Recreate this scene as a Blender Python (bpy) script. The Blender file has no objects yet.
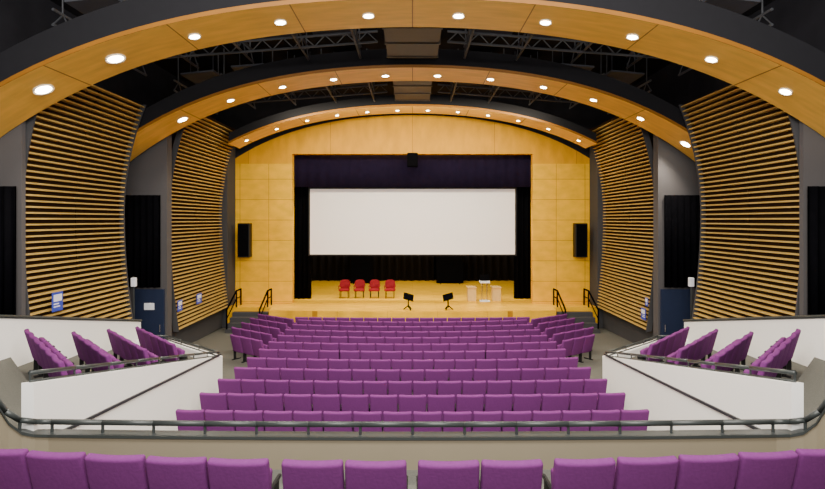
import bpy, bmesh, math, random
from mathutils import Vector, Matrix
random.seed(3)
ZO=4.9
C=bpy.context.scene.collection
F=500.0; H=220.0
# ---------------- materials
def nodes(name):
    m=bpy.data.materials.new(name); m.use_nodes=True
    nt=m.node_tree; b=nt.nodes['Principled BSDF']; return m,nt,b
def mat(name,col,rough=.6,metal=0,noise=.12,scale=6,bump=0,stretch=(1,1,1),spec=.5):
    m,nt,b=nodes(name)
    tc=nt.nodes.new('ShaderNodeTexCoord'); mp=nt.nodes.new('ShaderNodeMapping')
    mp.inputs['Scale'].default_value=stretch
    n=nt.nodes.new('ShaderNodeTexNoise'); n.inputs['Scale'].default_value=scale; n.inputs['Detail'].default_value=5
    r=nt.nodes.new('ShaderNodeMix'); r.data_type='RGBA'
    r.inputs[6].default_value=(*[c*(1-noise) for c in col],1); r.inputs[7].default_value=(*[min(1,c*(1+noise)) for c in col],1)
    L=nt.links.new
    L(tc.outputs['Object'],mp.inputs[0]); L(mp.outputs[0],n.inputs['Vector']); L(n.outputs['Fac'],r.inputs[0]); L(r.outputs[2],b.inputs['Base Color'])
    b.inputs['Roughness'].default_value=rough; b.inputs['Metallic'].default_value=metal
    b.inputs['Specular IOR Level'].default_value=spec
    if bump:
        bp=nt.nodes.new('ShaderNodeBump'); bp.inputs['Strength'].default_value=bump; bp.inputs['Distance'].default_value=.02
        L(n.outputs['Fac'],bp.inputs['Height']); L(bp.outputs[0],b.inputs['Normal'])
    return m
def panelmat(name,c1,c2,joint,w,h,axis='xz',rough=.4,mortar=.012,offset=0.0,grain=(1,1,12),spec=.3,lo=.8,hi=1.18):
    m,nt,b=nodes(name); L=nt.links.new
    tc=nt.nodes.new('ShaderNodeTexCoord'); sp=nt.nodes.new('ShaderNodeSeparateXYZ'); cb=nt.nodes.new('ShaderNodeCombineXYZ')
    L(tc.outputs['Object'],sp.inputs[0])
    L(sp.outputs['XYZ'.index(axis[0].upper())],cb.inputs[0]); L(sp.outputs['XYZ'.index(axis[1].upper())],cb.inputs[1])
    br=nt.nodes.new('ShaderNodeTexBrick'); br.offset=offset; br.offset_frequency=2; br.squash=1
    br.inputs['Scale'].default_value=1; br.inputs['Brick Width'].default_value=w; br.inputs['Row Height'].default_value=h
    br.inputs['Mortar Size'].default_value=mortar; br.inputs['Mortar Smooth'].default_value=0
    br.inputs['Color1'].default_value=(*c1,1); br.inputs['Color2'].default_value=(*c2,1); br.inputs['Mortar'].default_value=(*joint,1)
    L(cb.outputs[0],br.inputs['Vector'])
    mp=nt.nodes.new('ShaderNodeMapping'); mp.inputs['Scale'].default_value=grain
    n=nt.nodes.new('ShaderNodeTexNoise'); n.inputs['Scale'].default_value=1.2; n.inputs['Detail'].default_value=6
    L(tc.outputs['Object'],mp.inputs[0]); L(mp.outputs[0],n.inputs['Vector'])
    mr=nt.nodes.new('ShaderNodeMapRange'); mr.inputs['From Min'].default_value=.3; mr.inputs['From Max'].default_value=.7; mr.inputs['To Min'].default_value=lo; mr.inputs['To Max'].default_value=hi
    L(n.outputs['Fac'],mr.inputs[0])
    mx=nt.nodes.new('ShaderNodeMix'); mx.data_type='RGBA'; mx.blend_type='MULTIPLY'; mx.inputs[0].default_value=1
    L(br.outputs['Color'],mx.inputs[6]); L(mr.outputs[0],mx.inputs[7]); L(mx.outputs[2],b.inputs['Base Color'])
    b.inputs['Roughness'].default_value=rough; b.inputs['Specular IOR Level'].default_value=spec
    return m
def emis(name,col,s):
    m,nt,b=nodes(name); b.inputs['Base Color'].default_value=(*col,1)
    b.inputs['Emission Color'].default_value=(*col,1); b.inputs['Emission Strength'].default_value=s; return m
M_arch=panelmat('arch_birch',(.86,.48,.075),(.80,.44,.065),(.25,.1,.01),2.4,30,'xy',.45,.012,0,(1,5,1),.3,.88,1.1)
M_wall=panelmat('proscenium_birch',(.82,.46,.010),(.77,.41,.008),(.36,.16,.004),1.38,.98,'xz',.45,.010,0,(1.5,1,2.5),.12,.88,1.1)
M_wallup=panelmat('proscenium_birch_upper',(.66,.32,.006),(.62,.29,.005),(.32,.12,.004),3.94,20,'xz',.45,.010,0,(2.5,1,1),.12,.88,1.1)  # deeper amber paints in the light falloff towards the wall top
M_stage=panelmat('stage_boards',(.84,.48,.014),(.76,.40,.010),(.4,.18,.008),2.2,.14,'xy',.35,.006,.5,(1,8,1),.2)
M_slat=mat('slat_oak',(.54,.36,.10),.5,noise=.2,scale=3,stretch=(1,.6,12),spec=.2)
M_slatback=mat('slat_backing',(.032,.018,.009),.95,spec=.05)
M_black=mat('black_cloth',(.003,.003,.004),.95,noise=.3,spec=0)
M_drape=mat('black_drape',(.010,.010,.014),.95,noise=.3,spec=.1)
M_blk=mat('black_plastic',(.006,.006,.007),.6,spec=.3)
M_val=mat('navy_velvet',(.008,.005,.020),.95,noise=.3,spec=.1)
M_dark=mat('dark_ceiling',(.018,.018,.023),.95,noise=.5,scale=1.2,spec=.1)
M_cpan=mat('slate_ceiling_panel',(.060,.064,.080),.8,noise=.3,scale=1.5,spec=.2)
M_beam=mat('charcoal_beam',(.010,.010,.013),.8,spec=.2)
M_steel=mat('dark_steel',(.05,.054,.064),.6,metal=.1)
M_duct=mat('grey_duct',(.05,.047,.044),.6)
M_gwall=mat('grey_plaster',(.068,.064,.068),.8,noise=.08,scale=2)
M_gdark=mat('dark_grey_plaster',(.04,.04,.045),.8,noise=.1,scale=2)
M_white=mat('white_paint',(.95,.95,.94),.6,noise=.01,scale=1.5)
M_beige=mat('beige_grey_paint',(.21,.18,.125),.75,noise=.05,scale=2)
M_screen=mat('screen_cloth',(.94,.91,.94),.9,noise=.01)
M_carpet=mat('grey_carpet',(.09,.09,.078),.95,noise=.35,scale=40,bump=.3)
M_pur=mat('purple_fabric',(.140,.030,.150),.9,noise=.15,scale=30,bump=.15,spec=.12)
M_rail=mat('charcoal_rail',(.035,.042,.043),.4,metal=.15)
M_red=mat('red_fabric',(.20,.003,.010),.75,spec=.2)
M_door=mat('navy_door',(.010,.018,.05),.5)
M_blue=mat('poster_blue',(.03,.06,.45),.5)
M_paper=mat('poster_white',(.8,.82,.9),.6)
M_ply=mat('pale_lectern_wood',(.62,.42,.16),.6,spec=.2)
M_chrome=mat('chrome',(.6,.6,.6),.25,metal=1)
M_lamp=emis('lamp_glow',(1,.90,.70),60)
M_ring=mat('white_ring',(.8,.78,.7),.4)
# ---------------- mesh helpers
def newobj(name,bm,mats,smooth=False,parent=None,**kw):
    me=bpy.data.meshes.new(name); bm.normal_update(); bm.to_mesh(me); bm.free()
    for m in (mats if isinstance(mats,list) else [mats]): me.materials.append(m)
    if smooth:
        for p in me.polygons: p.use_smooth=True
    o=bpy.data.objects.new(name,me); C.objects.link(o)
    if parent: o.parent=parent
    for k,v in kw.items(): o[k]=v
    return o
def box(bm,x0,x1,y0,y1,z0,z1,mi=0,M=None):
    P=[(x0,y0,z0),(x1,y0,z0),(x1,y1,z0),(x0,y1,z0),(x0,y0,z1),(x1,y0,z1),(x1,y1,z1),(x0,y1,z1)]
    v=[bm.verts.new(M@Vector(p) if M else p) for p in P]
    for f in ((0,3,2,1),(4,5,6,7),(0,1,5,4),(1,2,6,5),(2,3,7,6),(3,0,4,7)):
        bm.faces.new([v[i] for i in f]).material_index=mi
def cyl(bm,a,b,r,n=8,mi=0,r2=None):
    a=Vector(a);b=Vector(b);d=(b-a); r2=r if r2 is None else r2
    q=d.to_track_quat('Z','Y')
    A=[];B=[]
    for i in range(n):
        t=2*math.pi*i/n; o=Vector((math.cos(t),math.sin(t),0))
        A.append(bm.verts.new(a+q@(o*r))); B.append(bm.verts.new(b+q@(o*r2)))
    for i in range(n):
        j=(i+1)%n; bm.faces.new((A[i],A[j],B[j],B[i])).material_index=mi
    bm.faces.new(A[::-1]).material_index=mi; bm.faces.new(B).material_index=mi
def tube(bm,pts,r,n=8,mi=0):
    for a,b in zip(pts,pts[1:]): cyl(bm,a,b,r,n,mi)
def sweep(bm,secs):
    V=[]
    for s in secs: V.append([bm.verts.new(p) for p in s])
    for a,b in zip(V,V[1:]):
        n=len(a)
        for k in range(n):
            j=(k+1)%n; bm.faces.new((a[k],a[j],b[j],b[k]))
    bm.faces.new(V[0][::-1]); bm.faces.new(V[-1]); bmesh.ops.recalc_face_normals(bm,faces=bm.faces)
def prism(bm,poly,z0,z1,mi=0):
    if len(poly)<3: return
    ar=sum(poly[i][0]*poly[(i+1)%len(poly)][1]-poly[(i+1)%len(poly)][0]*poly[i][1] for i in range(len(poly)))
    if ar<0: poly=poly[::-1]
    A=[bm.verts.new((p[0],p[1],z0)) for p in poly]; B=[bm.verts.new((p[0],p[1],z1)) for p in poly]
    n=len(poly)
    for i in range(n):
        j=(i+1)%n; bm.faces.new((A[i],A[j],B[j],B[i])).material_index=mi
    bm.faces.new(A[::-1]).material_index=mi; bm.faces.new(B).material_index=mi
def hexa(bm,bot,top,mi=0):
    A=[bm.verts.new(p) for p in bot];B=[bm.verts.new(p) for p in top];n=len(bot)
    for i in range(n):
        j=(i+1)%n; bm.faces.new((A[i],A[j],B[j],B[i])).material_index=mi
    bm.faces.new(A[::-1]).material_index=mi; bm.faces.new(B).material_index=mi
    bmesh.ops.recalc_face_normals(bm,faces=bm.faces)
def rbox(w,d,h,bev,seg=3,curve=0,cuts=0,taper=0):
    bm=bmesh.new(); bmesh.ops.create_cube(bm,size=1)
    for v in bm.verts: v.co=Vector((v.co.x*w,v.co.y*d,v.co.z*h))
    bmesh.ops.bevel(bm,geom=list(bm.edges),offset=bev,segments=seg,profile=.6,affect='EDGES')
    for i in range(cuts):
        x=-w/2+w*(i+1)/(cuts+1)
        bmesh.ops.bisect_plane(bm,geom=list(bm.verts)+list(bm.edges)+list(bm.faces),plane_co=(x,0,0),plane_no=(1,0,0))
    for v in bm.verts:
        v.co.y+=curve*v.co.x**2/(w*w/4)
        v.co.x*=1-taper*(v.co.z/h+.5)
    return bm
def empty(name,loc,**kw):
    o=bpy.data.objects.new(name,None); o.empty_display_size=.2; o.location=loc; C.objects.link(o)
    for k,v in kw.items(): o[k]=v
    return o
S=dict(kind='structure')
def shape(x): return .0191*x*x+.000116*x**4
def fz(y): return -4.53-.032*(y-9.6)
# ---------------- floors / walls
bm=bmesh.new()
hexa(bm,[(-10,-2,-5.4),(10,-2,-5.4),(10,24,-5.4),(-10,24,-5.4)],[(-10,-2,fz(-2)),(10,-2,fz(-2)),(10,24,fz(24)),(-10,24,fz(24))])
newobj('floor',bm,M_carpet,**S)
for s,nm in ((-1,'left'),(1,'right')):
    bm=bmesh.new(); a,b=sorted((s*9.9,s*10.2))
    box(bm,a,b,-2,24.4,-5.3,1.3)
    newobj('wall_'+nm,bm,M_gdark,**S)
    bm=bmesh.new(); box(bm,a,b,-2,24.4,1.3,6.3)
    newobj('wall_%s_upper'%nm,bm,M_dark,**S)
    for i,(y,xi,th,zt_) in enumerate(((11.23,8.78,.12,2.6),(17.2,8.45,.35,3.5))):
        bm=bmesh.new(); a,b=sorted((s*9.9,s*xi)); box(bm,a,b,y,y+th,fz(y)-.05,zt_)
        newobj('wall_%s_return'%nm,bm,M_gwall,**S)
    bm=bmesh.new(); a,b=sorted((s*8.5,s*9.9)); box(bm,a,b,22.95,24,fz(23)-.05,4.2)
    newobj('wall_%s_pier'%nm,bm,M_gdark,**S)
    bm=bmesh.new(); a,b=sorted((s*8.72,s*8.9)); box(bm,a,b,17.6,22.9,fz(18)-.1,-3.95)
    newobj('baseboard_'+nm,bm,M_gdark,**S)
    bm=bmesh.new()
    x0,x1=s*8.42,s*8.5
    hexa(bm,[(x0,8,-4.8),(x1,8,-4.8),(x1,15.5,-4.8),(x0,15.5,-4.8)],[(x0,8,-1.52),(x1,8,-1.52),(x1,15.5,-3.15),(x0,15.5,-3.15)])
    newobj('wall_%s_dado'%nm,bm,M_white,**S)
    bm=bmesh.new(); tube(bm,[(s*8.42,8,-1.49),(s*8.42,15.5,-3.12)],.04)
    newobj('trim_dado_%s'%nm,bm,M_rail,**S)
bm=bmesh.new(); box(bm,-10.2,10.2,-2,24.4,6.0,6.3); newobj('ceiling',bm,M_dark,**S)
# back wall
def colw(bm,xa,xb,zb,top,y0,y1,n):
    for i in range(n):
        a=xa+(xb-xa)*i/n; b=xa+(xb-xa)*(i+1)/n
        hexa_b=[(a,y0,zb(a)),(b,y0,zb(b)),(b,y1,zb(b)),(a,y1,zb(a))]
        hexa_t=[(a,y0,top(a)),(b,y0,top(b)),(b,y1,top(b)),(a,y1,top(a))]
        A=[bm.verts.new(p) for p in hexa_b];B=[bm.verts.new(p) for p in hexa_t]
        for k in range(4):
            j=(k+1)%4
            if k==1 and i<n-1: continue
            if k==3 and i>0: continue
            bm.faces.new((A[k],A[j],B[j],B[k]))
        bm.faces.new(A[::-1]); bm.faces.new(B)
bt=lambda x:5.04-shape(x)*1.05
bm=bmesh.new()
colw(bm,-8.62,-5.78,lambda x:-3.995,lambda x:2.7,24,24.4,1)
colw(bm,5.78,8.62,lambda x:-3.995,lambda x:2.7,24,24.4,1)
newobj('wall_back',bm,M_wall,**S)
bm=bmesh.new()
colw(bm,-8.62,-5.78,lambda x:2.7,bt,24,24.4,10)
colw(bm,5.78,8.62,lambda x:2.7,bt,24,24.4,10)
colw(bm,-5.78,5.78,lambda x:3.17,bt,24,24.4,24)
bmesh.ops.remove_doubles(bm,verts=bm.verts,dist=.0005)
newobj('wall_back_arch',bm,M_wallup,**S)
bm=bmesh.new(); colw(bm,-9.9,9.9,bt,lambda x:6.0,24.02,24.38,30)
newobj('wall_back_upper',bm,M_dark,**S)
# stage
bm=bmesh.new()
pts=[(-8.48,24.0),(-8.48,22.9),(-6.45,22.9),(-6.35,22.1)]
for i in range(9):
    x=-6.0+12*i/8; pts.append((x,22.1-.25*(1-(x/6.0)**2)))
pts+=[(6.35,22.1),(6.45,22.9),(8.48,22.9),(8.48,24.0),(8.48,33.58),(-8.48,33.58)]
prism(bm,pts,-5.0,-4.0)
newobj('stage',bm,M_stage,label='honey wooden theatre stage with a shallow apron',category='stage')
for s,nm in ((-1,'left'),(1,'right')):
    bm=bmesh.new(); a,b=sorted((s*8.5,s*9.0)); box(bm,a,b,24.4,34,-5,5.5); newobj('wall_stage_'+nm,bm,M_black,**S)
bm=bmesh.new(); box(bm,-9,9,33.65,34,-5,5.5); newobj('wall_stage_back',bm,M_black,**S)
bm=bmesh.new(); box(bm,-9,9,24.4,34,5.5,5.8); newobj('ceiling_stage',bm,M_black,**S)
def curtain(name,x0,x1,y,z0,z1,m,amp=.06,per=.28,**kw):
    bm=bmesh.new(); n=max(8,int(abs(x1-x0)/per*8)); rows=[]
    for k in (0,1):
        for z in (z0,z1):
            rows.append([bm.verts.new((x0+(x1-x0)*i/n, y+k*.04+amp*math.sin(2*math.pi*(x1-x0)*i/n/per)*(1 if z==z0 else .8),z)) for i in range(n+1)])
    for i in range(n):
        bm.faces.new((rows[0][i],rows[0][i+1],rows[1][i+1],rows[1][i]))
        bm.faces.new((rows[2][i+1],rows[2][i],rows[3][i],rows[3][i+1]))
        bm.faces.new((rows[1][i],rows[1][i+1],rows[3][i+1],rows[3][i]))
        bm.faces.new((rows[0][i+1],rows[0][i],rows[2][i],rows[2][i+1]))
    return newobj(name,bm,m,True,**kw)
curtain('stage_valance',-5.9,5.9,24.6,1.62,3.35,M_val,.025,.5,label='dark navy velvet valance across the proscenium top',category='stage curtain')
for s in (-1,1):
    a,b=sorted((s*5.15,s*6.2)); curtain('stage_leg_curtain',a,b,25.4,-4.0,3.4,M_black,.06,.25,label='tall black leg curtain beside the cinema screen',category='stage curtain')
curtain('stage_back_drape',-8.4,1.4,32.9,-4.0,3.5,M_drape,.1,.5,label='black pleated drape hanging across the rear stage',category='stage curtain')
curtain('stage_back_drape',3.3,8.4,32.9,-4.0,3.5,M_drape,.1,.5,label='black pleated drape hanging across the rear stage',category='stage curtain')
curtain('stage_back_drape',1.2,3.5,33.3,-4.0,3.5,M_black,.02,.6,label='flat black drape filling the gap between pleated drapes',category='stage curtain')
for x0,x1 in ((-3.9,-2.5),(1.5,3.2)):
    e=empty('stage_flat',((x0+x1)/2,31.5,-4.0),label='flat black masking panel standing before the rear drape',category='stage panel',group='black masking panels')
    w_=(x1-x0)/2
    bm=bmesh.new(); box(bm,-w_,w_,-.03,.03,.03,2.6); newobj('panel',bm,M_black,parent=e)
    for sx in (-1,1):
        bm=bmesh.new(); box(bm,sx*w_*.7-.03,sx*w_*.7+.03,-.3,.3,0,.03); newobj('foot',bm,M_blk,parent=e)
e=empty('projection_screen',(0,25,-1.8),label='wide white cinema projection screen with black border',category='projection screen')
bm=bmesh.new(); box(bm,-5.12,5.12,-.02,.02,.08,3.35); newobj('screen_cloth',bm,M_screen,parent=e)
bm=bmesh.new(); box(bm,-5.22,5.22,.02,.08,0,3.45); newobj('screen_frame',bm,M_blk,parent=e)
# ---------------- arches
def arch(ya,yb,zt,th,X):
    e=empty('ceiling_arch',(0,ya,zt),label='curved ceiling arch with honey birch soffit and black beam',category='ceiling arch',group='ceiling arches')
    n=48
    for nm,m,o0,o1,a,b in (('soffit',M_arch,0,.09,0,yb-ya),('beam',M_beam,.09,th,.05,yb-ya-.05)):
        bm=bmesh.new()
        sweep(bm,[[(x,a,z+o0),(x,b,z+o0),(x,b,z+o1),(x,a,z+o1)] for x,z in [(-X+2*X*i/n,-shape(-X+2*X*i/n)) for i in range(n+1)]])
        newobj(nm,bm,m,parent=e)
A=[(9.75,11.2,4.32,.7,9.85),(15.5,17.0,4.73,.6,9.85),(21.1,22.5,4.80,.45,7.78)]
for a in A: arch(*a)
# downlights
bmr=bmesh.new()
n=20
for i in range(n):
    t=2*math.pi*i/n;u=2*math.pi*(i+1)/n
    def P(t,r,z): return (r*math.cos(t),r*math.sin(t),z)
    for (r0,z0),(r1,z1) in (((.10,0),(.15,-.02)),((.15,-.02),(.15,.02)),((.10,.03),(.10,0))):
        bmr.faces.new([bmr.verts.new(p) for p in (P(t,r0,z0),P(u,r0,z0),P(u,r1,z1),P(t,r1,z1))])
bml=bmesh.new(); vs=[bml.verts.new((.115*math.cos(2*math.pi*i/n),.115*math.sin(2*math.pi*i/n),-.012)) for i in range(n)]; bml.faces.new(vs[::-1])
me_ring=bpy.data.meshes.new('light_ring'); bmr.to_mesh(me_ring); me_ring.materials.append(M_ring)
me_lens=bpy.data.meshes.new('light_lens'); bml.to_mesh(me_lens); me_lens.materials.append(M_lamp)
def downlight(x,y,zt,pw,sc=1):
    z=zt-shape(x)-.005
    sl=.0382*x+.000464*x**3
    e=empty('recessed_downlight',(x,y,z-.01),label='round glowing recessed downlight in the birch arch',category='downlight',group='recessed arch downlights')
    e.rotation_euler=(0,math.atan(sl),0); e.scale=(sc,sc,1)
    for nm,me in (('light_ring',me_ring),('light_lens',me_lens)):
        o=bpy.data.objects.new(nm,me); o.parent=e; C.objects.link(o)
    ld=bpy.data.lights.new('lamp','SPOT'); ld.energy=pw; ld.color=(1,.88,.71); ld.spot_size=math.radians(130); ld.spot_blend=.7; ld.shadow_soft_size=.1
    o=bpy.data.objects.new('lamp',ld); o.parent=e; o.location=(0,0,-.06); C.objects.link(o)
for px in (43,115,194,280,368,458,545,632,711,785): downlight((px-412)/F*10.5,10.5,4.32,520,1.3 if px<150 else .85)  # leftmost fixtures enlarged to stand in for their glare
for px in (182,230,282,333,385,437,490,543,593,640,685): downlight((px-412)/F*16.3,16.3,4.73,450,1.2 if px in(182,685) else .85)  # the two end fixtures enlarged likewise, in place of glare
for i in range(12): downlight((246+i*30.2-412)/F*21.8,21.8,4.80,150,.6)
# ceiling ducts and trusses
for (y0,y1,w,z) in ((11.6,15.3,.75,4.95),(17.2,20.8,.7,4.95)):
    bm=bmesh.new(); box(bm,-w,w,y0,y1,z,z+.35)
    for k in range(4): 
        y=y0+.1+(y1-y0-.3)*k/3; box(bm,-w-.03,w+.03,y,y+.08,z-.03,z+.37)
    for sx in (-1,1):
        for y in (y0+.4,y1-.4): cyl(bm,(sx*(w-.1),y,z+.3),(sx*(w-.1),y,6.05),.02)
    newobj('ceiling_duct',bm,M_duct,label='grey boxed ceiling duct hung between the arches',category='duct')
def truss(p0,p1,h=.4):
    bm=bmesh.new(); p0=Vector(p0);p1=Vector(p1);up=Vector((0,0,h))
    cyl(bm,p0,p1,.035,6);cyl(bm,p0+up,p1+up,.035,6)
    L=(p1-p0).length; n=int(L/.6)
    for i in range(n):
        a=p0.lerp(p1,i/n);b=p0.lerp(p1,(i+.5)/n);c=p0.lerp(p1,(i+1)/n)
        cyl(bm,a,b+up,.018,5);cyl(bm,b+up,c,.018,5)
    for t in (.08,.5,.92):
        q=p0.lerp(p1,t)+up; cyl(bm,q,(q.x,q.y,6.05),.02,5)
    newobj('ceiling_truss',bm,M_steel,label='dark steel lattice truss under the black ceiling',category='truss',group='ceiling trusses')
for y0,y1 in ((11.4,15.4),(17.2,21.0)):
    for x in (-8.2,-6.6,-4.9,-3.2,-1.6,1.6,3.2,4.9,6.6,8.2): truss((x,y0,5.0-shape(x)*.3),(x,y1,5.0-shape(x)*.3),.35)
    for x in (-7.5,-5.75,-4.05,-2.4,2.4,4.05,5.75,7.5):
        z=5.62-shape(x)*.35; sl=.0382*x*.35
        bm=bmesh.new()
        hexa(bm,[(x-.58,y0+.2,z+sl*.58),(x+.58,y0+.2,z-sl*.58),(x+.58,y1-.2,z-sl*.58),(x-.58,y1-.2,z+sl*.58)],[(x-.58,y0+.2,z+sl*.58+.06),(x+.58,y0+.2,z-sl*.58+.06),(x+.58,y1-.2,z-sl*.58+.06),(x-.58,y1-.2,z+sl*.58+.06)])
        for yy in (y0+.6,y1-.6):
            for dx in (-.4,.4): cyl(bm,(x+dx,yy,z),(x+dx,yy,6.03),.012,5)
        newobj('ceiling_panel',bm,M_cpan,label='dark slate grey acoustic ceiling panel above the trusses',category='ceiling panel',group='dark ceiling panels')
for y in (12.4,14.3,18.2,19.9): 
    truss((-7.6,y,4.6),(-1.0,y,5.1),.3); truss((1.0,y,5.1),(7.6,y,4.6),.3)
# ---------------- slat panels
def slatpanel(s,y0,y1,mid,zb,zt,kt,kb,lab):
    e=empty('acoustic_slat_panel',(0,y0,0),label=lab,category='wall panel',group='acoustic slat panels')
    def px(z):
        dz=z-.2; return mid-(kt if dz>0 else kb)*dz*dz
    L=y1-y0
    bm=bmesh.new(); z=zb; p=.138
    while z<zt:
        x=px(z)
        a,b=sorted((s*x,s*(x+.13)))
        box(bm,a,b,.04,L-.04,z,z+.038); z+=p
    newobj('slats',bm,M_slat,parent=e)
    n=24
    def q(z,j0,w,ya,yb): x=px(z)+j0; return [(s*xx,yy,z) for xx,yy in ((x,ya),(x,yb),(x+w,yb),(x+w,ya))]
    Z=[zb-.05+(zt-zb+.1)*i/n for i in range(n+1)]
    bm=bmesh.new(); sweep(bm,[q(z,.14,.08,.02,L-.02) for z in Z]); newobj('backing',bm,M_slatback,parent=e)
    for ya in (0,L-.04):
        bm=bmesh.new(); sweep(bm,[q(z,-.015,.2,ya,ya+.04) for z in Z]); newobj('edge_board',bm,M_gdark,parent=e)
    bm=bmesh.new(); sweep(bm,[q(z,.11,.04,L/2-.03,L/2+.03) for z in Z]); newobj('support_rib',bm,M_slatback,parent=e)
for s in (-1,1):
    slatpanel(s,11.4,15.44,8.9,-3.3,3.5,.06,.025,'tall curved panel of horizontal oak slats over white dado')
    slatpanel(s,17.9,22.85,8.7,-3.95,4.05,.052,.018,'tall curved panel of horizontal oak slats beside the stage')
    a,b=sorted((s*9.85,s*8.80)); curtain('exit_curtain',a,b,11.1,-2.5,.75,M_black,.04,.22,label='black curtain covering a side opening',category='curtain')
    a,b=sorted((s*9.85,s*8.62)); curtain('exit_curtain',a,b,17.08,-2.3,.85,M_black,.04,.22,label='black curtain above the navy exit door',category='curtain')
    bm=bmesh.new(); z0=fz(17.1); a,b=sorted((s*9.5,s*8.5)); box(bm,a,b,17.1,17.17,z0,z0+2.4)
    o=newobj('door_1' if s<0 else 'door_2',bm,M_door,**S)
    if s<0:
        bm=bmesh.new(); xm=(a+b)/2; box(bm,xm-.17,xm+.17,17.08,17.1,z0+1.7,z0+1.93); newobj('door_sign',bm,M_paper,parent=o)
    bm=bmesh.new(); cyl(bm,(s*8.62,17.06,z0+.95),(s*8.62,17.06,z0+1.2),.015); cyl(bm,(s*8.62,17.06,z0+.97),(s*8.62,17.1,z0+.97),.01);cyl(bm,(s*8.62,17.06,z0+1.18),(s*8.62,17.1,z0+1.18),.01); newobj('handle',bm,M_chrome,parent=o)
def poster(s,y,z,w,h,x,lab,rz=0):
    e=empty('notice_poster',(s*x,y,z),label=lab,category='poster'); e.rotation_euler=(0,0,rz)
    bm=bmesh.new(); a,b=sorted((0,s*.015)); box(bm,a,b,-w/2,w/2,-h/2,h/2); newobj('sheet',bm,M_blue,parent=e)
    bm=bmesh.new(); a,b=sorted((0,-s*.006))
    box(bm,a,b,-w*.38,w*.38,h*.02,h*.38); box(bm,a,b,-w*.38,w*.1,-h*.14,-h*.08); box(bm,a,b,-w*.38,w*.2,-h*.28,-h*.22)
    newobj('printed_area',bm,M_paper,parent=e)
poster(-1,12.15,-1.98,.36,.46,8.62,'blue and white notice poster on the oak slats')
poster(-1,18.12,-3.1,.35,.4,8.42,'blue notice poster low on the oak slats')
poster(-1,19.75,-3.1,.46,.4,8.42,'white and blue notice poster low on the oak slats')
poster(1,18.12,-3.4,.35,.42,8.36,'blue notice poster low on the oak slats')
poster(1,18.0,-2.95,.2,.3,8.42,'small white and blue notice on the slat edge')
for s in (-1,1):
    e=empty('wall_unit',(s*8.75,15.7,-1.95),label='small white wall unit on a thin bracket',category='wall unit')
    bm=rbox(.14,.12,.28,.02); newobj('housing',bm,M_paper,parent=e)
    bm=bmesh.new(); cyl(bm,(0,0,-.14),(0,0,-1.4),.02); newobj('bracket',bm,M_rail,parent=e)
# wall speakers
for s in (-1,1):
    e=empty('loudspeaker',(s*7.9,23.55,-.95),label='black column loudspeaker mounted beside the proscenium wall',category='loudspeaker')
    bm=rbox(.56,.4,1.6,.03); newobj('cabinet',bm,M_blk,parent=e)
    bm=bmesh.new(); box(bm,-.24,.24,-.215,-.2,-.75,.75); newobj('grille',bm,M_black,parent=e)
    bm=bmesh.new(); box(bm,-.05,.05,.15,.43,-.35,-.3); box(bm,-.05,.05,.15,.43,.3,.35); box(bm,-.05,.05,.15,.21,-.35,.35); newobj('bracket',bm,M_blk,parent=e)
e=empty('centre_loudspeaker',(0,24.0,2.85),label='small black loudspeaker at the centre of the valance',category='loudspeaker')
bm=rbox(.5,.4,.65,.03); o=newobj('cabinet',bm,M_black,parent=e); o.location=(0,-.22,0)
bm=bmesh.new(); box(bm,-.2,.2,-.44,-.42,-.26,.26); newobj('grille',bm,M_black,parent=e)
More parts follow.
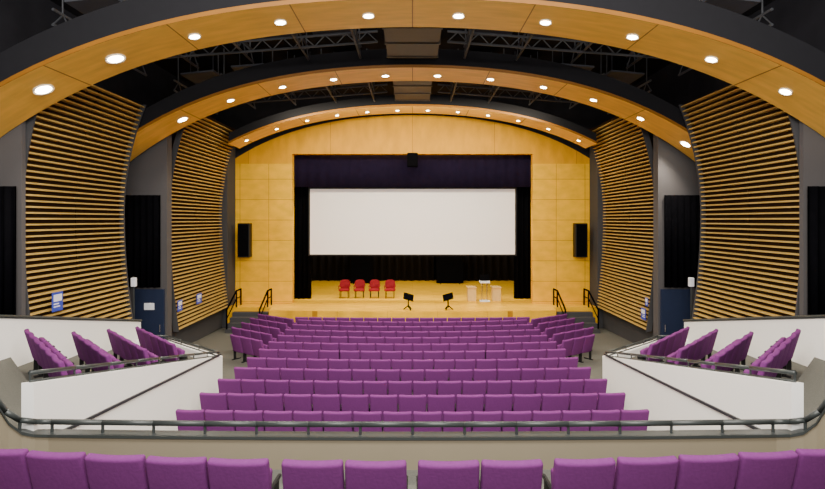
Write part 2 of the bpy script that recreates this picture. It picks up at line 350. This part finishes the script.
# ---------------- tiers and fascia
def clip(poly,nx,ny,c):
    out=[]
    for i in range(len(poly)):
        p,q=poly[i],poly[(i+1)%len(poly)]
        a=p[0]*nx+p[1]*ny-c; b=q[0]*nx+q[1]*ny-c
        if a>=0: out.append(p)
        if a*b<0:
            t=a/(a-b); out.append((p[0]+(q[0]-p[0])*t,p[1]+(q[1]-p[1])*t))
    return out
r2=1/math.sqrt(2)
rows=[(-5.50,8.15,-3.13,6),(-5.57,9.48,-3.39,5),(-5.62,10.85,-3.63,5),(-5.68,12.25,-3.87,5)]
us=[(x+y)*r2 for x,y,_,_ in rows]
bounds=[-9]+[us[0]-1.35,us[0]-.42,us[1]-.42,us[2]-.42,us[3]-.42,99]
zs=[-2.6,-2.87]+[r[2] for r in rows]
NT=-2.02; NF=-3.67
for s,nm in ((-1,'left'),(1,'right')):
    reg=[(-4.86,6.36),(-5.28,13.4),(-7.5,15.2),(-8.42,15.2),(-8.42,6.36)]
    bm=bmesh.new()
    for i,z in enumerate(zs):
        p=clip(clip(reg,r2,r2,bounds[i]),-r2,-r2,-bounds[i+1])
        if len(p)>=3: prism(bm,[(q[0]*-s,q[1]) for q in p],-4.95,z)
    newobj('floor_tier_'+nm,bm,M_carpet,**S)
    def X(x): return -s*x
    bm=bmesh.new()
    hexa(bm,[(X(-4.7),6.2,-4.9),(X(-5.13),13.5,-4.9),(X(-5.28),13.5,-4.9),(X(-4.85),6.2,-4.9)],[(X(-4.7),6.2,NT),(X(-5.13),13.5,NF),(X(-5.28),13.5,NF),(X(-4.85),6.2,NT)])
    hexa(bm,[(X(-5.13),13.5,-4.9),(X(-7.5),15.4,-4.9),(X(-7.6),15.25,-4.9),(X(-5.28),13.35,-4.9)],[(X(-5.13),13.5,NF),(X(-7.5),15.4,NF),(X(-7.6),15.25,NF),(X(-5.28),13.35,NF)])
    hexa(bm,[(X(-7.5),15.4,-4.9),(X(-8.5),15.4,-4.9),(X(-8.5),15.25,-4.9),(X(-7.55),15.25,-4.9)],[(X(-7.5),15.4,NF),(X(-8.5),15.4,NF),(X(-8.5),15.25,NF),(X(-7.55),15.25,NF)])
    newobj('wall_tier_'+nm,bm,M_white,**S)
    bm=bmesh.new()
    def q(y,dx): return X(-4.7-(y-6.2)*.0589+dx)
    za,zb_=-2.79,-3.57
    hexa(bm,[(q(6.2,.03),6.2,za-.025),(q(13.3,.03),13.3,zb_-.025),(q(13.3,-.01),13.3,zb_-.025),(q(6.2,-.01),6.2,za-.025)],[(q(6.2,.03),6.2,za+.02),(q(13.3,.03),13.3,zb_+.02),(q(13.3,-.01),13.3,zb_+.02),(q(6.2,-.01),6.2,za+.02)])
    newobj('trim_tier_'+nm,bm,M_rail,**S)
    e=empty('tier_railing',(X(-4.78),6.3,NT),label='charcoal metal railing along the white side tier parapet',category='railing')
    O=Vector(e.location)
    P=[Vector((X(-4.78-(y-6.25)*.0589),y,NT+(y-6.2)*(NF-NT)/7.3)) for y in [6.25+.9*i for i in range(9)]]
    P[-1]=Vector((X(-5.2),13.42,NF)); P+= [Vector((X(-6.0),14.05,NF)),Vector((X(-6.8),14.7,NF)),Vector((X(-7.5),15.3,NF)),Vector((X(-8.3),15.32,NF))]
    up=Vector((0,0,.12))
    bm=bmesh.new(); tube(bm,[p+up-O for p in P],.028); newobj('top_rail',bm,M_rail,True,parent=e)
    bm=bmesh.new(); tube(bm,[p+up*.12-O for p in P],.018); newobj('base_rail',bm,M_rail,True,parent=e)
    for p in P:
        bm=bmesh.new(); cyl(bm,p-O,p+up-O,.014); newobj('post',bm,M_rail,parent=e)
# ---------------- balcony
BF=-3.05
bm=bmesh.new()
box(bm,-4.7,4.7,3.7,6.3,-3.3,BF)
box(bm,-4.7,4.7,2.75,3.7,-3.3,-2.6);box(bm,-4.7,4.7,1.8,2.75,-3.3,-2.15);box(bm,-4.7,4.7,-2,1.8,-3.3,-1.65)
newobj('floor_balcony',bm,M_carpet,**S)
# parapet plan: front with a soft bow, rounded corners sweeping into the side parapets
def plan():
    P=[]
    for x,y,z in ((4.86,-2,-1.2),(4.86,5.2,-1.66),(4.86,5.5,-1.72),(4.85,5.68,-1.9),(4.83,5.82,-2.2),(4.80,5.94,-2.44),(4.74,6.06,-2.60),(4.64,6.14,-2.66),(4.5,6.18,-2.68)): P.append((-x,y,z))
    for i in range(1,14):
        x=-4.5+9*i/14; P.append((x,6.10+.08*(x/4.5)**2,-2.68))
    for x,y,z in ((4.86,-2,-1.2),(4.86,5.2,-1.66),(4.86,5.5,-1.72),(4.85,5.68,-1.9),(4.83,5.82,-2.2),(4.80,5.94,-2.44),(4.74,6.06,-2.60),(4.64,6.14,-2.66),(4.5,6.18,-2.68))[::-1]: P.append((x,y,z))
    return P
PL=plan()
def nrm(i):
    a=Vector(PL[max(i-1,0)][:2]); b=Vector(PL[min(i+1,len(PL)-1)][:2]); d=(b-a).normalized(); return Vector((-d.y,d.x))
def ring(w0,w1,zf0,zf1):
    R=[]
    for i,(x,y,z) in enumerate(PL):
        n_=nrm(i); a=(x+n_.x*w0,y+n_.y*w0); b=(x+n_.x*w1,y+n_.y*w1)
        R.append([(a[0],a[1],zf0(z)),(b[0],b[1],zf0(z)),(b[0],b[1],zf1(z)),(a[0],a[1],zf1(z))])
    return R
bm=bmesh.new(); sweep(bm,ring(0,.13,lambda z:-3.7,lambda z:z)); newobj('wall_balcony_front',bm,M_beige,**S)
bm=bmesh.new(); sweep(bm,ring(-.02,.15,lambda z:z,lambda z:z+.035)); newobj('trim_balcony_cap',bm,M_rail,**S)
e=empty('balcony_railing',(0,6.16,-2.65),label='charcoal metal railing sweeping along the curved balcony parapet',category='railing')
O=Vector(e.location)
RP=[]
for i,(x,y,z) in enumerate(PL):
    n_=nrm(i); RP.append(Vector((x+n_.x*.065,y+n_.y*.065,z+.16))-O)
bm=bmesh.new(); tube(bm,RP[1:-1],.034,10)
newobj('top_rail',bm,M_rail,True,parent=e)
for i in [2,4,6]+list(range(8,len(RP)-8))+[len(RP)-7,len(RP)-5,len(RP)-3]:
    p=RP[i]; bm=bmesh.new(); cyl(bm,p-Vector((0,0,.14)),p,.018); newobj('post',bm,M_rail,parent=e)
# ---------------- auditorium seats
def tomesh(name,bm,m,smooth=True):
    me=bpy.data.meshes.new(name); bm.normal_update(); bm.to_mesh(me); bm.free(); me.materials.append(m)
    for p in me.polygons: p.use_smooth=smooth
    return me
def xform(bm,Mx): bmesh.ops.transform(bm,matrix=Mx,verts=bm.verts)
b1=rbox(.552,.085,.60,.034,4,.022,5,.015); xform(b1,Matrix.Translation((0,-.17,.60))@Matrix.Rotation(math.radians(14),4,'X'))
ME_back=tomesh('backrest',b1,M_pur)
b2=rbox(.46,.42,.10,.04,3); xform(b2,Matrix.Translation((0,-.01,.49))@Matrix.Rotation(math.radians(80),4,'X'))
ME_cush=tomesh('seat_cushion',b2,M_pur)
bm=bmesh.new()
for s in (-1,1):
    a=s*.262
    box(bm,a-.014,a+.014,-.10,-.02,0,.55); box(bm,a-.018,a+.018,-.17,.17,0,.03); box(bm,a-.014,a+.014,-.10,.10,.36,.55)
box(bm,-.25,.25,-.09,-.05,.30,.34)
ME_frame=tomesh('frame',bm,M_blk,False)
ME_arm=[]
for s in (-1,1):
    bm=bmesh.new(); box(bm,s*.262-.019,s*.262+.019,-.12,.17,.55,.58)
    bmesh.ops.bevel(bm,geom=list(bm.edges),offset=.008,segments=2,affect='EDGES')
    ME_arm.append(tomesh('armrest',bm,M_blk,False))
cnt=0
def seat(x,y,z,rz,group,label,sx=1):
    global cnt
    e=bpy.data.objects.new('auditorium_seat',None); e.location=(x,y,z); e.rotation_euler=(0,0,rz); e.scale=(sx,1,1); e.empty_display_size=.2; C.objects.link(e)
    e['label']=label; e['category']='seat'; e['group']=group; cnt+=1
    for nm,me in (('backrest',ME_back),('seat_cushion',ME_cush),('frame',ME_frame),('armrest',ME_arm[0]),('armrest',ME_arm[1])):
        o=bpy.data.objects.new(nm,me); o.parent=e; C.objects.link(o)
LS='purple upholstered tip-up auditorium seat in the stalls'
G='stalls auditorium seats'
for k in range(11):
    y=9.6+k+.1; c=.006+.0018*k
    n=16 if k%2==0 else 15; p=.568 if n==16 else .604
    for i in range(n):
        x=(i-(n-1)/2)*p; yy=y+c*x*x
        seat(x,yy,fz(yy),math.atan(2*c*x),G,LS,1 if n==16 else 1.06)
    if k>=6:
        n=3 if k<7 else 4; th=math.radians(36)
        xe=4.64; ye=y+c*xe*xe+.05
        for s in (-1,1):
            for j in range(n):
                t=.32+j*.568
                xx=xe+t*math.cos(th); yy=ye+t*math.sin(th)
                seat(s*xx,yy,fz(yy),s*th,G,'purple tip-up auditorium seat on an angled row end')
for i in range(17):
    x=(i-8)*.568; yy=20.62+.008*x*x; seat(x,yy,fz(yy),math.atan(.016*x),G,'purple upholstered tip-up seat in the front stalls row')
for x0,y0,z0,n in rows:
    for s in (-1,1):
        for j in range(n):
            t=(j*.572+.1)*r2
            seat(s*(-(x0-t)),y0+t,z0,s*math.pi/4,'side tier auditorium seats','purple tip-up auditorium seat on the raised side tier')
for px in (-9,54,117,180,242,315,376.5,447,508.5,580,643,706,769,832):
    x=(px-412)*.0092; seat(x,4.68+.016*x*x,BF,math.atan(.02*x),'balcony auditorium seats','purple upholstered tip-up seat in the balcony front row',1.01)
# ---------------- stage steps with handrails
for s in (-1,1):
    bm=bmesh.new()
    for i in range(4):
        a,b=sorted((s*6.55,s*8.15)); box(bm,a,b,21.7+.3*i,22.88,-5.0,-4.75+.19*i)
    newobj('stage_steps',bm,M_gdark,label='short grey steps rising to the stage side',category='steps')
    for xx in (6.65,8.08):
        e=empty('step_handrail',(s*xx,21.75,-4.75),label='black tubular handrail beside the stage steps',category='handrail')
        bm=bmesh.new(); tube(bm,[(0,0,.85),(0,1.2,1.5),(0,1.8,1.5)],.04); newobj('top_rail',bm,M_black,parent=e)
        for y,z0,z1 in ((0,0,.85),(1.2,.75,1.5),(1.8,.75,1.5)):
            bm=bmesh.new(); cyl(bm,(0,y,z0),(0,y,z1),.036); newobj('post',bm,M_black,parent=e)
        bm=bmesh.new(); tube(bm,[(0,0,.45),(0,1.2,1.15),(0,1.8,1.15)],.025); newobj('mid_rail',bm,M_black,parent=e)
# ---------------- red chairs
bs=rbox(.54,.5,.12,.04); xform(bs,Matrix.Translation((0,-.02,.45))); mS=tomesh('seat',bs,M_red)
bm=bmesh.new(); n=20
fr=[];bk=[]
for i in range(n):
    t=2*math.pi*i/n; c,s_=math.cos(t),math.sin(t)
    x=.29*math.copysign(abs(c)**.7,c); z=.26*math.copysign(abs(s_)**.7,s_)
    fr.append(bm.verts.new((x,-.045+.05*(x/.29)**2*-1,z))); bk.append(bm.verts.new((x,.045-.05*(x/.29)**2,z)))
for i in range(n):
    j=(i+1)%n; bm.faces.new((fr[i],fr[j],bk[j],bk[i]))
bm.faces.new(fr[::-1]);bm.faces.new(bk)
bmesh.ops.bevel(bm,geom=[e_ for e_ in bm.edges if len([f for f in e_.link_faces if len(f.verts)>8])==1],offset=.02,segments=2,affect='EDGES')
xform(bm,Matrix.Translation((0,.24,.72))@Matrix.Rotation(math.radians(-8),4,'X')); mB=tomesh('backrest',bm,M_red,False)
bm=bmesh.new(); cyl(bm,(0,0,0),(0,0,.40),.018); mL=tomesh('leg',bm,M_blk)
bm=bmesh.new(); tube(bm,[(0,-.2,.40),(0,-.2,.64),(0,.2,.66)],.02); box(bm,-.03,.03,-.22,.16,.64,.675); mA=tomesh('armrest',bm,M_red,False)
for px in (344,359,374,389.5):
    y=25.7; e=empty('stage_chair',((px-412)/F*y,y,-4.0),label='red upholstered armchair with rounded back on the stage',category='chair',group='red stage chairs')
    e.scale=(.93,.93,.93)
    for nm,me,l in [('seat',mS,(0,0,0)),('backrest',mB,(0,0,0))]+[('leg',mL,(a*.22,b*.2,0)) for a in (-1,1) for b in (-1,1)]+[('armrest',mA,(a*.28,0,0)) for a in (-1,1)]:
        o=bpy.data.objects.new(nm,me); o.parent=e; o.location=l; C.objects.link(o)
# ---------------- music stands / lecterns
for px in (408,447.5):
    y=22.25; e=empty('music_stand',((px-412)/F*y,y,-4.0),label='black music stand near the stage edge',category='music stand',group='music stands')
    e.rotation_euler=(0,0,.5 if px<420 else -.5)
    bm=bmesh.new(); M4=Matrix.Translation((0,0,.58))@Matrix.Rotation(math.radians(-25),4,'X')@Matrix.Rotation(.35 if px<420 else -.35,4,'Y'); box(bm,-.24,.24,-.012,.012,-.15,.15,0,M4); box(bm,-.24,.24,-.06,0,-.16,-.145,0,M4); newobj('desk',bm,M_black,parent=e)
    bm=bmesh.new(); cyl(bm,(0,.01,.1),(0,.01,.58),.03); newobj('pole',bm,M_black,parent=e)
    for k in range(3):
        t=k*2.094+.5; bm=bmesh.new(); cyl(bm,(0,.01,.2),(.22*math.cos(t),.22*math.sin(t),.02),.025); newobj('leg',bm,M_black,parent=e)
for px,w in ((471,.42),(495.5,.42)):
    y=24.9; e=empty('side_table',((px-412)/F*y,y,-4.0),label='pale wooden box table beside the lectern',category='table',group='pale side tables')
    bm=rbox(w+.06,.5,.05,.01); xform(bm,Matrix.Translation((0,0,.665))); newobj('top',bm,M_ply,parent=e)
    bm=bmesh.new(); box(bm,-w/2,w/2,-.2,.2,.0,.64); newobj('body',bm,M_ply,parent=e)
y=24.6; e=empty('lectern',((484-412)/F*y,y,-4.0),label='slender white lectern with a dark monitor on top',category='lectern')
bm=rbox(.5,.4,.04,.01); xform(bm,Matrix.Translation((0,0,.03))); newobj('base',bm,M_paper,parent=e)
for a in (-.12,.12):
    bm=bmesh.new(); cyl(bm,(a,0,.05),(a,0,.95),.03); newobj('pole',bm,M_chrome,parent=e)
bm=rbox(.5,.36,.05,.01); xform(bm,Matrix.Translation((0,0,.97))@Matrix.Rotation(.2,4,'X')); newobj('desk',bm,M_paper,parent=e)
bm=rbox(.46,.04,.3,.01); xform(bm,Matrix.Translation((0,-.02,1.17))); newobj('monitor',bm,M_black,parent=e)
# ---------------- lights
def area(name,loc,tgt,sx,sy,pw,col=(1,.94,.85)):
    ld=bpy.data.lights.new(name,'AREA'); ld.shape='RECTANGLE'; ld.size=sx; ld.size_y=sy; ld.energy=pw; ld.color=col
    o=bpy.data.objects.new(name,ld); o.location=loc; o.rotation_euler=(Vector(tgt)-Vector(loc)).to_track_quat('-Z','Y').to_euler(); C.objects.link(o)
area('fill_light',(0,3,5.2),(0,12,-4),10,2,1900)  # added fill above the balcony, unseen and without a fixture
area('fill_light',(0,-1,3.0),(0,12,4),8,2,1300)  # second added fill, tilted up to brighten the arch soffits
area('stage_light',(0,20.0,4.4),(0,25,-2.5),11,.6,800,(1,.88,.62))
area('stage_light',(0,25.8,4.6),(0,28.5,-4),9,1,1300,(1,.88,.62))
w=bpy.data.worlds.new('World'); bpy.context.scene.world=w; w.use_nodes=True
w.node_tree.nodes['Background'].inputs[0].default_value=(1,.96,.91,1); w.node_tree.nodes['Background'].inputs[1].default_value=1.15
# ---------------- camera
cd=bpy.data.cameras.new('Camera'); cd.sensor_width=36; cd.lens=F/825*36; cd.shift_y=-(244.5-H)/825; cd.clip_start=.05
cam=bpy.data.objects.new('Camera',cd); cam.location=(0,0,0); cam.rotation_euler=(math.pi/2,0,0); C.objects.link(cam)
bpy.context.scene.camera=cam
for o in C.objects:
    if o.parent is None: o.location.z+=ZO
print('seats',cnt)
